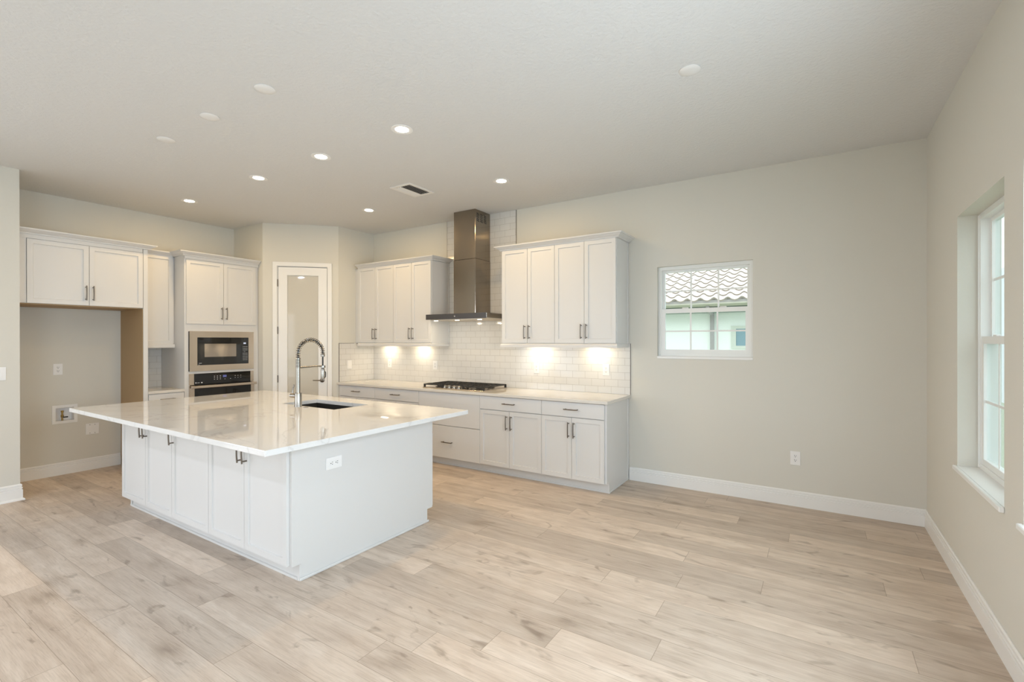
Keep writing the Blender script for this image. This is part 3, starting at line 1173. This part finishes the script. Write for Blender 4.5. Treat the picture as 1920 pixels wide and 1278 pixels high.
for c_ in range(3):
    m = MB()
    for r_ in range(3):
        m.box(ox0 + 0.285 + 0.036 * c_, ox0 + 0.297 + 0.036 * c_, -0.0187, -0.0181, 1.047 - 0.020 * r_, 1.052 - 0.020 * r_)
    m.build('lettering', M['mark'], cp)
for c_ in range(3):
    m = MB()
    for r_ in range(2):
        m.box(ox0 + 0.545 + 0.036 * c_, ox0 + 0.556 + 0.036 * c_, -0.0187, -0.0181, 1.040 - 0.026 * r_, 1.044 - 0.026 * r_)
    m.build('lettering', M['mark'], cp)
m = MB()
for c_ in range(2):
    m.box(ox0 + 0.415 + 0.07 * c_, ox0 + 0.426 + 0.07 * c_, -0.0187, -0.0181, 1.004, 1.008)
m.build('lettering', M['mark'], cp)
m = MB()
m.lathe([(0, 0), (0.007, 0), (0.007, 0.0006), (0, 0.0007)], (ox0 + 0.074, -0.018, 0.978), (0, -1, 0), 16)
m.box(ox0 + 0.090, ox0 + 0.118, -0.0187, -0.0181, 0.976, 0.980)
m.box(ox0 + 0.134, ox0 + 0.150, -0.0187, -0.0181, 0.972, 0.984)
m.build('badge', M['mark'], cp)

# ------------------------------------------------------------------ island
IX = [-6.003, -5.511, -5.030, -4.451, -3.972, -3.4905]
IYF = -3.28          # carcass front; door fronts at -3.30
IYB = -1.985


def island_cabinet(label, x0, x1, doors, loc_y, rz, depth, name='island_cabinet', drawers=None):
    root = empty(name, label, 'cabinet', (x0 if rz == 0 else x1, loc_y, 0), rz, 'island cabinets')
    w = x1 - x0
    m = MB()
    m.box(0.0006, w - 0.0006, 0, depth, 0.105, 0.8775)
    m.build('body', M['white'], root)
    m = MB()
    a = 0.0006
    m.box(a, w - 0.0006, 0.062, 0.078, 0.0, 0.105)
    m.box(a, w - 0.0006, 0.050, 0.062, 0.0, 0.016)
    m.build('toe_kick', M['white'], root)
    for d in doors:
        add_door(root, *d)
    for d in drawers or []:
        add_drawer(root, *d)
    return root


IZ = (0.110, 0.874)
HZI = 0.768
w1, w2, w3 = IX[2] - IX[0], IX[3] - IX[2], IX[5] - IX[3]
island_cabinet('white island cabinet with paired doors at the fridge alcove end', IX[0], IX[2],
               [(0, IX[1] - IX[0], *IZ, IX[1] - IX[0] - 0.03, HZI), (IX[1] - IX[0], w1, *IZ, IX[1] - IX[0] + 0.03, HZI)], IYF, 0, 0.60)
island_cabinet('white island cabinet with one wide door between the paired-door cabinets', IX[2], IX[3],
               [(0, w2, *IZ, 0.032, HZI)], IYF, 0, 0.60)
island_cabinet('white island cabinet with paired doors beside the outlet end panel', IX[3], IX[5],
               [(0, IX[4] - IX[3], *IZ, IX[4] - IX[3] - 0.03, HZI), (IX[4] - IX[3], w3 + 0.0003, *IZ, IX[4] - IX[3] + 0.03, HZI)], IYF, 0, 0.60)
# cooktop side of the island
wq = 0.62
island_cabinet('white island cabinet on the cooktop side, only a thin edge seen past the end panel', IX[5] - wq, IX[5],
               [(-0.008, wq, 0.110, 0.7235, wq - 0.04, 0.62)], IYB - 0.02, math.pi, 0.575, drawers=[(-0.008, wq, RZa, 0.872, 0.80)])
sx0 = -5.16
ws = IX[5] - wq - sx0
root = island_cabinet('white sink cabinet on the cooktop side of the island under the basin', sx0, IX[5] - wq,
                      [(0, ws / 2, *IZ, ws / 2 - 0.03, HZI), (ws / 2, ws, *IZ, ws / 2 + 0.03, HZI)], IYB - 0.02, math.pi, 0.575, name='sink_cabinet')
# open-topped carcass for the basin
for ch in list(root.children):
    if ch.name.startswith('body'):
        bpy.data.objects.remove(ch)
for a_, b_ in ((0.0006, 0.018), (ws - 0.018, ws - 0.0006)):
    m = MB()
    m.box(a_, b_, 0, 0.575, 0.105, 0.8775)
    m.build('side_panel', M['white'], root)
m = MB()
m.box(0.018, ws - 0.018, 0, 0.575, 0.105, 0.123)
m.build('bottom_panel', M['white'], root)
m = MB()
m.box(0.018, ws - 0.018, 0.557, 0.575, 0.123, 0.8775)
m.build('back_panel', M['white'], root)
wz = sx0 - IX[0]
island_cabinet('white island cabinet facing the oven end of the aisle', IX[0], sx0,
               [(0, wz / 2, *IZ, wz / 2 - 0.03, HZI), (wz / 2, wz, *IZ, wz / 2 + 0.03, HZI)], IYB - 0.02, math.pi, 0.575)

# end panels
def end_panel(label, xa, xb, outlet_hole=None):
    root = empty('island_end_panel', label, 'panel', (0, 0, 0))
    yf, yb = IYF + 0.001, IYB - 0.021
    m = MB()
    m.prism([(yf, 0.105), (yf + 0.061, 0.105), (yf + 0.061, 0.0), (yb - 0.061, 0.0), (yb - 0.061, 0.105), (yb, 0.105), (yb, 0.8775), (yf, 0.8775)], 'x', xa, xb)
    m.build('panel', M['white'], root)
    s = 1 if xb > -4 else -1
    xo = xb if s > 0 else xa
    m = MB()
    m.box(xo, xo + s * 0.012, yf + 0.050, yb - 0.050, 0.0, 0.018, 0.004)
    m.box(xa + 0.0002, xb + 0.0005, yf + 0.051, yf + 0.0605, 0.0, 0.104)
    m.build('shoe_moulding', M['white'], root)
    return root


end_panel('plain white end panel of the island, carrying a power outlet', -3.490, -3.470)
end_panel('plain white end panel of the island facing the fridge alcove', -6.024, -6.004)

# worktop with sink cut-out
CX0, CX1, CY0, CY1 = -6.280, -3.2314, -3.586, -1.8198
SX0, SX1, SY0, SY1 = -4.975, -4.216, -2.412, -2.042
m = MB()
m.slab([CX0, SX0, SX1, CX1], [CY0, SY0, SY1, CY1], {(1, 1)}, 'z', 0.880, 0.914)
def outer(v):
    return abs(v.co.x - CX0) < 1e-4 or abs(v.co.x - CX1) < 1e-4 or abs(v.co.y - CY0) < 1e-4 or abs(v.co.y - CY1) < 1e-4
es = [e for e in m.bm.edges if len(e.link_faces) == 2 and abs(e.link_faces[0].normal.dot(e.link_faces[1].normal)) < 0.5
      and all(outer(v) for v in e.verts)]
bmesh.ops.bevel(m.bm, geom=es, offset=0.003, segments=2, profile=0.5, affect='EDGES')
tag(m.build('island_worktop', M['quartz']), 'large white quartz island worktop with grey veins', 'worktop')

# sink basin
sk = empty('undermount_sink', 'dark steel sink sunk into the island worktop', 'sink', ((SX0 + SX1) / 2, (SY0 + SY1) / 2, 0.8795))
hx, hy, dp, th = (SX1 - SX0) / 2 + 0.006, (SY1 - SY0) / 2 + 0.006, 0.225, 0.004
m = MB()
m.slab([-hx - 0.015, -hx, hx, hx + 0.015], [-hy - 0.015, -hy, hy, hy + 0.015], {(1, 1)}, 'z', -0.0035, -0.0005)
m.box(-hx - th, -hx, -hy, hy, -dp, -0.0035)
m.box(hx, hx + th, -hy, hy, -dp, -0.0035)
m.box(-hx - th, hx + th, -hy - th, -hy, -dp, -0.0035)
m.box(-hx - th, hx + th, hy, hy + th, -dp, -0.0035)
m.box(-hx - th, hx + th, -hy - th, hy + th, -dp - th, -dp)
m.build('basin', M['darksteel'], sk)
m = MB()
m.lathe([(0, 0.001), (0.045, 0.001), (0.045, 0.004), (0.03, 0.003), (0, 0.002)], (0, 0.05, -dp), (0, 0, 1), 24)
m.build('drain', M['chrome'], sk, smooth=40)

# faucet
FX, FY = -4.652, -2.458
fa = empty('spring_faucet', 'tall steel spring-neck faucet standing behind the sink', 'faucet', (FX, FY, 0.9142))
m = MB()
m.lathe([(0, 0), (0.031, 0), (0.031, 0.004), (0.030, 0.006), (0.030, 0.120), (0.027, 0.123), (0.0178, 0.123), (0.0178, 0.345), (0, 0.345)], (0, 0, 0), (0, 0, 1), 28)
m.build('body', M['chrome'], fa, smooth=35)
m = MB()
for k in range(7):
    m.lathe([(0.0175, 0.345 + k * 0.0125), (0.0215, 0.348 + k * 0.0125), (0.0215, 0.354 + k * 0.0125), (0.0175, 0.3572 + k * 0.0125)], (0, 0, 0), (0, 0, 1), 24)
m.lathe([(0, 0.34), (0.017, 0.34), (0.017, 0.434), (0, 0.434)], (0, 0, 0), (0, 0, 1), 20)
m.build('collar', M['chrome'], fa, smooth=35)
# inner hose arc
R = 0.126
zc = 0.47
arc = [(0, 0, 0.43), (0, 0.0, zc)]
for i in range(1, 25):
    a = math.pi * i / 24
    arc.append((0, R - R * math.cos(a), zc + R * 1.0 * math.sin(a)))
arc += [(0, 2 * R, zc - 0.02), (0, 2 * R, 0.335)]
m = MB()
m.tube(arc, 0.0075, 10)
m.build('hose', M['blackplastic'], fa, smooth=40)
# spring coil round the arc
cum = [0.0]
ap = [Vector(p) for p in arc[:-1]]
for a, b in zip(ap, ap[1:]):
    cum.append(cum[-1] + (b - a).length)
def at(s):
    for i in range(len(ap) - 1):
        if s <= cum[i + 1] or i == len(ap) - 2:
            f = (s - cum[i]) / (cum[i + 1] - cum[i])
            return ap[i].lerp(ap[i + 1], f), (ap[i + 1] - ap[i]).normalized()
turns, ns = 24, 24 * 12
cp_ = []
for i in range(ns + 1):
    p, d = at(cum[-1] * i / ns)
    u = Vector((1, 0, 0))
    wv_ = d.cross(u).normalized()
    a = 2 * math.pi * turns * i / ns
    cp_.append(p + (u * math.cos(a) + wv_ * math.sin(a)) * 0.0175)
m = MB()
m.tube(cp_, 0.0034, 6)
m.build('spring', M['chrome'], fa, smooth=50)
m = MB()
m.lathe([(0, 0.0), (0.018, 0.0), (0.019, 0.01), (0.019, 0.022), (0.014, 0.028), (0, 0.028)], (0, 2 * R, 0.438), (0, 0, 1), 20)
m.build('end_fitting', M['chrome'], fa, smooth=40)
m = MB()
m.lathe([(0, 0.0), (0.017, 0.0), (0.019, 0.012), (0.019, 0.085), (0.015, 0.10), (0.010, 0.115), (0, 0.116)], (0, 2 * R, 0.228), (0, 0, 1), 24)
m.build('spray_head', M['chrome'], fa, smooth=40)
m = MB()
m.tube([(0, 2 * R + 0.020, 0.30), (0, 2 * R + 0.030, 0.29), (0, 2 * R + 0.031, 0.25), (0, 2 * R + 0.018, 0.236)], 0.0045, 8)
m.build('spray_trigger', M['blackplastic'], fa, smooth=40)
m = MB()
m.tube([(0, 0.012, 0.348), (0, 2 * R - 0.012, 0.352)], 0.0075, 12)
m.lathe([(0.0205, -0.010), (0.0255, -0.010), (0.0255, 0.010), (0.0205, 0.010), (0.0205, -0.010)], (0, 2 * R, 0.345), (0, 0, 1), 24)
m.build('support_arm', M['chrome'], fa, smooth=40)
m = MB()
m.tube([(-0.02, -0.004, 0.095), (-0.082, -0.014, 0.095)], [0.021, 0.021], 18)
m.tube([(-0.066, -0.012, 0.105), (-0.070, -0.006, 0.155), (-0.072, 0.008, 0.192)], [0.0075, 0.007, 0.006], 10)
m.build('lever', M['chrome'], fa, smooth=40)
m = MB()
m.lathe([(0, 0), (0.022, 0), (0.022, 0.003), (0.012, 0.006), (0, 0.006)], (-4.535, -2.462, 0.9142), (0, 0, 1), 20)
tag(m.build('air_switch', M['chrome'], smooth=40), 'small round steel button on the worktop beside the faucet', 'button')


# ------------------------------------------------------------------ outlets, switches, plates
def outlet(label, loc, rz, horizontal=False, plate=M['plastic'], group='power outlets'):
    """duplex outlet; local -y faces the room"""
    r = empty('power_outlet', label, 'outlet', loc, rz, group)
    a = 0.0 if not horizontal else math.pi / 2
    m = MB()
    m.box(-0.040, 0.040, -0.0055, -0.0004, -0.062, 0.062, 0.002)
    p = m.build('plate', plate, r)
    p.rotation_euler = (0, a, 0)
    for s in (-1, 1):
        m = MB()
        m.box(-0.0165, 0.0165, -0.0075, -0.0056, s * 0.0195 - 0.0155, s * 0.0195 + 0.0155, 0.001)
        q = m.build('socket', plate, r)
        q.rotation_euler = (0, a, 0)
        m = MB()
        zc_ = s * 0.0195
        m.box(-0.008, -0.0050, -0.0079, -0.0076, zc_ - 0.001, zc_ + 0.009)
        m.box(0.0050, 0.008, -0.0079, -0.0076, zc_ - 0.001, zc_ + 0.008)
        m.box(-0.003, 0.003, -0.0079, -0.0076, zc_ - 0.011, zc_ - 0.005)
        m.build('slot', M['slot'], q)
    return r


def switch(label, loc, rz, gangs=1):
    r = empty('wall_switch', label, 'switch', loc, rz)
    w = 0.040 + 0.023 * (gangs - 1)
    m = MB()
    m.box(-w, w, -0.0055, -0.0004, -0.062, 0.062, 0.002)
    m.build('plate', M['plastic'], r)
    for g in range(gangs):
        cx_ = (g - (gangs - 1) / 2) * 0.046
        m = MB()
        m.prism([(-0.0056, -0.034), (-0.0056, 0.034), (-0.0062, 0.034), (-0.0105, -0.034)], 'x', cx_ - 0.0165, cx_ + 0.0165)
        m.build('rocker', M['plastic'], r)
    return r


YT = -TT
outlet('white duplex outlet on the tiles by the pantry corner', (-6.107, YT, 1.165), 0)
outlet('white duplex outlet on the tiles beside the cooktop, pantry side', (-5.213, YT, 1.160), 0)
outlet('white duplex outlet on tiles just past the cooktop', (-3.594, YT, 1.168), 0)
outlet('white duplex outlet on tiles at the window end of the backsplash', (-2.711, YT, 1.175), 0)
outlet('white duplex outlet low on bare wall under the small window', (-0.909, 0, 0.433), 0)
outlet('white duplex outlet high in the fridge alcove', (XN, -3.258, 1.185), A90)
outlet('white sideways outlet on the island end panel', (-3.470, -2.975, 0.688), A90, True)
switch('white rocker switch on the tiled pantry side wall', (-6.4585, -0.46, 1.155), A90)
switch('white two-gang switch plate on the wall block beside the alcove', (XL, -3.879, 1.20), A90, 2)

# valve box in the alcove
vb = empty('valve_box', 'white recessed water valve box with brass tap in the alcove', 'valve box', (XN, (IY0 + IY1) / 2, (IZ0 + IZ1) / 2), A90)
hw_, hh_ = (IY1 - IY0) / 2, (IZ1 - IZ0) / 2
m = MB()
m.slab([-hw_ - 0.026, -hw_ + 0.004, hw_ - 0.004, hw_ + 0.026], [-hh_ - 0.026, -hh_ + 0.004, hh_ - 0.004, hh_ + 0.026], {(1, 1)}, 'y', -0.007, -0.0005)
m.build('frame', M['trim'], vb)
m = MB()
m.box(-hw_ + 0.0005, -hw_ + 0.0035, -0.0005, 0.085, -hh_ + 0.0005, hh_ - 0.0005)
m.box(hw_ - 0.0035, hw_ - 0.0005, -0.0005, 0.085, -hh_ + 0.0005, hh_ - 0.0005)
m.box(-hw_ + 0.0035, hw_ - 0.0035, -0.0005, 0.085, -hh_ + 0.0005, -hh_ + 0.0035)
m.box(-hw_ + 0.0035, hw_ - 0.0035, -0.0005, 0.085, hh_ - 0.0035, hh_ - 0.0005)
m.box(-hw_ + 0.0035, hw_ - 0.0035, 0.082, 0.085, -hh_ + 0.0035, hh_ - 0.0035)
m.build('box', M['plastic'], vb)
m = MB()
m.tube([(-0.012, 0.04, -hh_ + 0.004), (-0.012, 0.04, 0.035)], 0.008, 12)
m.tube([(-0.012, 0.04, -0.04), (-0.012, 0.04, -0.012)], 0.013, 12)
m.tube([(-0.012, 0.04, -0.034), (-0.012, 0.012, -0.034)], 0.009, 12)
m.lathe([(0, 0.0), (0.012, 0.0), (0.012, 0.02), (0, 0.02)], (-0.012, 0.04, 0.018), (0, 0, 1), 12)
m.build('valve', M['brass'], vb, smooth=40)
m = MB()
m.box(-0.016, 0.030, 0.002, 0.011, -0.042, -0.028, 0.003)
m.build('valve_handle', M['blackplastic'], vb)

bp_ = empty('blank_plate', 'plain white blank plate low in the fridge alcove', 'wall plate', (XN, -2.958, 0.475), A90)
m = MB()
m.box(-0.062, 0.062, -0.0055, -0.0004, -0.064, 0.064, 0.002)
m.build('plate', M['plastic'], bp_)
for x in (-0.023, 0.023):
    for z in (-0.048, 0.048):
        m = MB()
        m.lathe([(0, 0), (0.004, 0), (0.003, 0.0012), (0, 0.0013)], (x, -0.0055, z), (0, -1, 0), 10)
        m.build('screw', M['nickel'], bp_)

# ------------------------------------------------------------------ ceiling fittings
def downlight(label, x, y, power=7.4, color=WARM):
    r = empty('recessed_downlight', label, 'ceiling light', (x, y, H), 0, 'lit recessed lights')
    m = MB()
    m.lathe([(0.050, -0.0015), (0.068, -0.0065), (0.083, -0.004), (0.0835, -0.0005), (0.050, -0.0005), (0.050, -0.0015)], (0, 0, 0), (0, 0, 1), 36)
    m.build('trim_ring', M['trim'], r, smooth=40)
    m = MB()
    m.lathe([(0, -0.0035), (0.0495, -0.0035), (0.0495, -0.0008), (0, -0.0008)], (0, 0, 0), (0, 0, 1), 36)
    m.build('lens', M['lens'], r)
    lamp('downlight_glow', 'AREA', power, color, (x, y, H - 0.008), (0, 0, -1), shape='DISK', size=0.11)
    return r


downlight('lit downlight over the island, first of the long row from the window side', -3.428, -2.388)
downlight('lit downlight over the island, second of the long row from the window side', -4.424, -2.384)
downlight('lit downlight over the island, third of the long row from the window side', -5.428, -2.376)
downlight('lit downlight at the end of the long row, in front of the oven tower', -6.870, -2.374)
downlight('lit downlight over the back counter, between the pantry and the hood', -5.436, -0.980)
downlight('lit downlight over the back counter, on the window side of the hood', -3.445, -0.993)


for x_ in (-1.5, -3.5, -5.5):  # unseen lamps added behind the viewpoint as room fill
    for y_ in (-6.0, -8.0):
        downlight('unseen downlight added behind the viewpoint to brighten the kitchen', x_, y_, 10.0, DAY)


def ceiling_cover(label, x, y):
    r = MB()
    r.lathe([(0, -0.014), (0.03, -0.013), (0.052, -0.009), (0.062, -0.004), (0.062, -0.0005), (0, -0.0005)], (x, y, H), (0, 0, 1), 36)
    return tag(r.build('ceiling_cover', M['ceiling_cover'], smooth=60), label, 'ceiling cover', 'blank ceiling covers')


M['ceiling_cover'] = mat('cover_white', (0.76, 0.755, 0.745), 0.5)
ceiling_cover('blank round cover of the three over the island, at the window end', -3.740, -3.287)
ceiling_cover('blank round cover of the three over the island, in the middle', -4.446, -3.288)
ceiling_cover('blank round cover of the three over the island, at the alcove end', -5.164, -3.280)
ceiling_cover('blank round cover alone on the ceiling in front of the small window', -1.387, -2.031)

v = empty('ceiling_vent', 'white slatted air vent in the ceiling in front of the hood', 'vent', (-4.415, -1.268, H))
m = MB()
m.slab([-0.145, -0.110, 0.110, 0.145], [-0.190, -0.155, 0.155, 0.190], {(1, 1)}, 'z', -0.0065, -0.0005)
m.build('frame', M['trim'], v)
m = MB()
m.box(-0.110, 0.110, -0.155, 0.155, -0.0012, -0.0005)
m.build('duct_shadow', M['blackgap'], v)
for k in range(7):
    m = MB()
    x = -0.093 + 0.031 * k
    f = 1 if k < 3 else -1
    m.prism([(x - f * 0.010, -0.0115), (x - f * 0.0085, -0.0115), (x + f * 0.0105, -0.0040), (x + f * 0.009, -0.0040)], 'y', -0.155, 0.155)
    m.build('slat', M['trim'], v)

# ------------------------------------------------------------------ outside
m = MB()
m.box(-30, 30, -40, 40, -0.30, -0.16)
struct(m.build('ground', M['lawn']), 'lawn outside', 'ground')
m = MB()
m.box(3.4, 3.6, -9, 18, -0.16, 3.4)
struct(m.build('wall_outside', M['stucco_grey']), 'pale blue-grey stucco wall seen through the tall window', 'wall')

nb = empty('neighbour_house', 'neighbouring stucco house with a pale tile roof beyond the window', 'house', (-2.5, 5.5, 0))
m = MB()
m.box(-4, 2.5, 0, 0.3, -0.16, 2.2)
m.build('stucco_wall', M['stucco'], nb)
m = MB()
rows, ex, pw = 11, 0.34, 0.25
nx = int(6.6 / pw * 8)
sl = math.tan(math.radians(21))
for r_ in range(rows):
    ya = -0.55 + r_ * ex * 0.93
    yb = ya + ex * 1.02
    zb_ = 2.265 + (ya + 0.55) * sl
    prev = None
    for i in range(nx + 1):
        x = -4 + pw * i / 8
        ph = 2 * math.pi * (i / 8.0)
        s = math.sin(ph)
        hh = 0.038 * (s if s > 0 else 0.55 * s)
        lo_ = m.bm.verts.new((x, ya, zb_ + 0.040 + hh))
        lip = m.bm.verts.new((x, ya + 0.07, zb_ - 0.012 + hh))
        hi = m.bm.verts.new((x, yb, zb_ + 0.010 + hh + (yb - ya) * sl))
        cur = (lip, lo_, hi)
        if prev:
            m.bm.faces.new((prev[0], cur[0], cur[1], prev[1]))
            m.bm.faces.new((prev[1], cur[1], cur[2], prev[2]))
        prev = cur
m.build('roof', M['roof'], nb, smooth=50)
m = MB()
m.box(-4, 2.6, -0.52, -0.49, 2.195, 2.292)
m.box(-4, 2.6, -0.49, 0.3, 2.225, 2.245)
m.build('fascia', M['fascia'], nb)
m = MB()
m.prism([(-0.60, 2.205), (-0.52, 2.165), (-0.50, 2.165), (-0.50, 2.215), (-0.60, 2.225)], 'x', -4, 2.6)
m.box(-4, 2.6, -0.604, -0.598, 2.215, 2.228)
m.build('gutter', M['gutter'], nb)
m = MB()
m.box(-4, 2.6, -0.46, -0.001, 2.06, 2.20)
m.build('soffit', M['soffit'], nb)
m = MB()
m.box(-0.09, -0.02, -0.07, -0.002, -0.16, 2.06)
m.tube([(-0.055, -0.04, 2.03), (-0.055, -0.46, 2.11), (-0.055, -0.54, 2.18)], 0.035, 8)
m.build('downspout', M['downspout'], nb)
wfr = MB()
wx0_, wx1_, wz0_, wz1_ = 0.30, 1.9, 1.33, 1.79
wfr.slab([wx0_, wx0_ + 0.09, wx1_ - 0.09, wx1_], [wz0_, wz0_ + 0.06, wz1_ - 0.06, wz1_], {(1, 1)}, 'y', -0.03, -0.0005)
wf = wfr.build('window', M['nbtrim'], nb)
m = MB()
m.box(wx0_ + 0.09, wx1_ - 0.09, -0.012, -0.0005, wz0_ + 0.06, wz1_ - 0.06)
m.build('pane', M['nbglass'], wf)
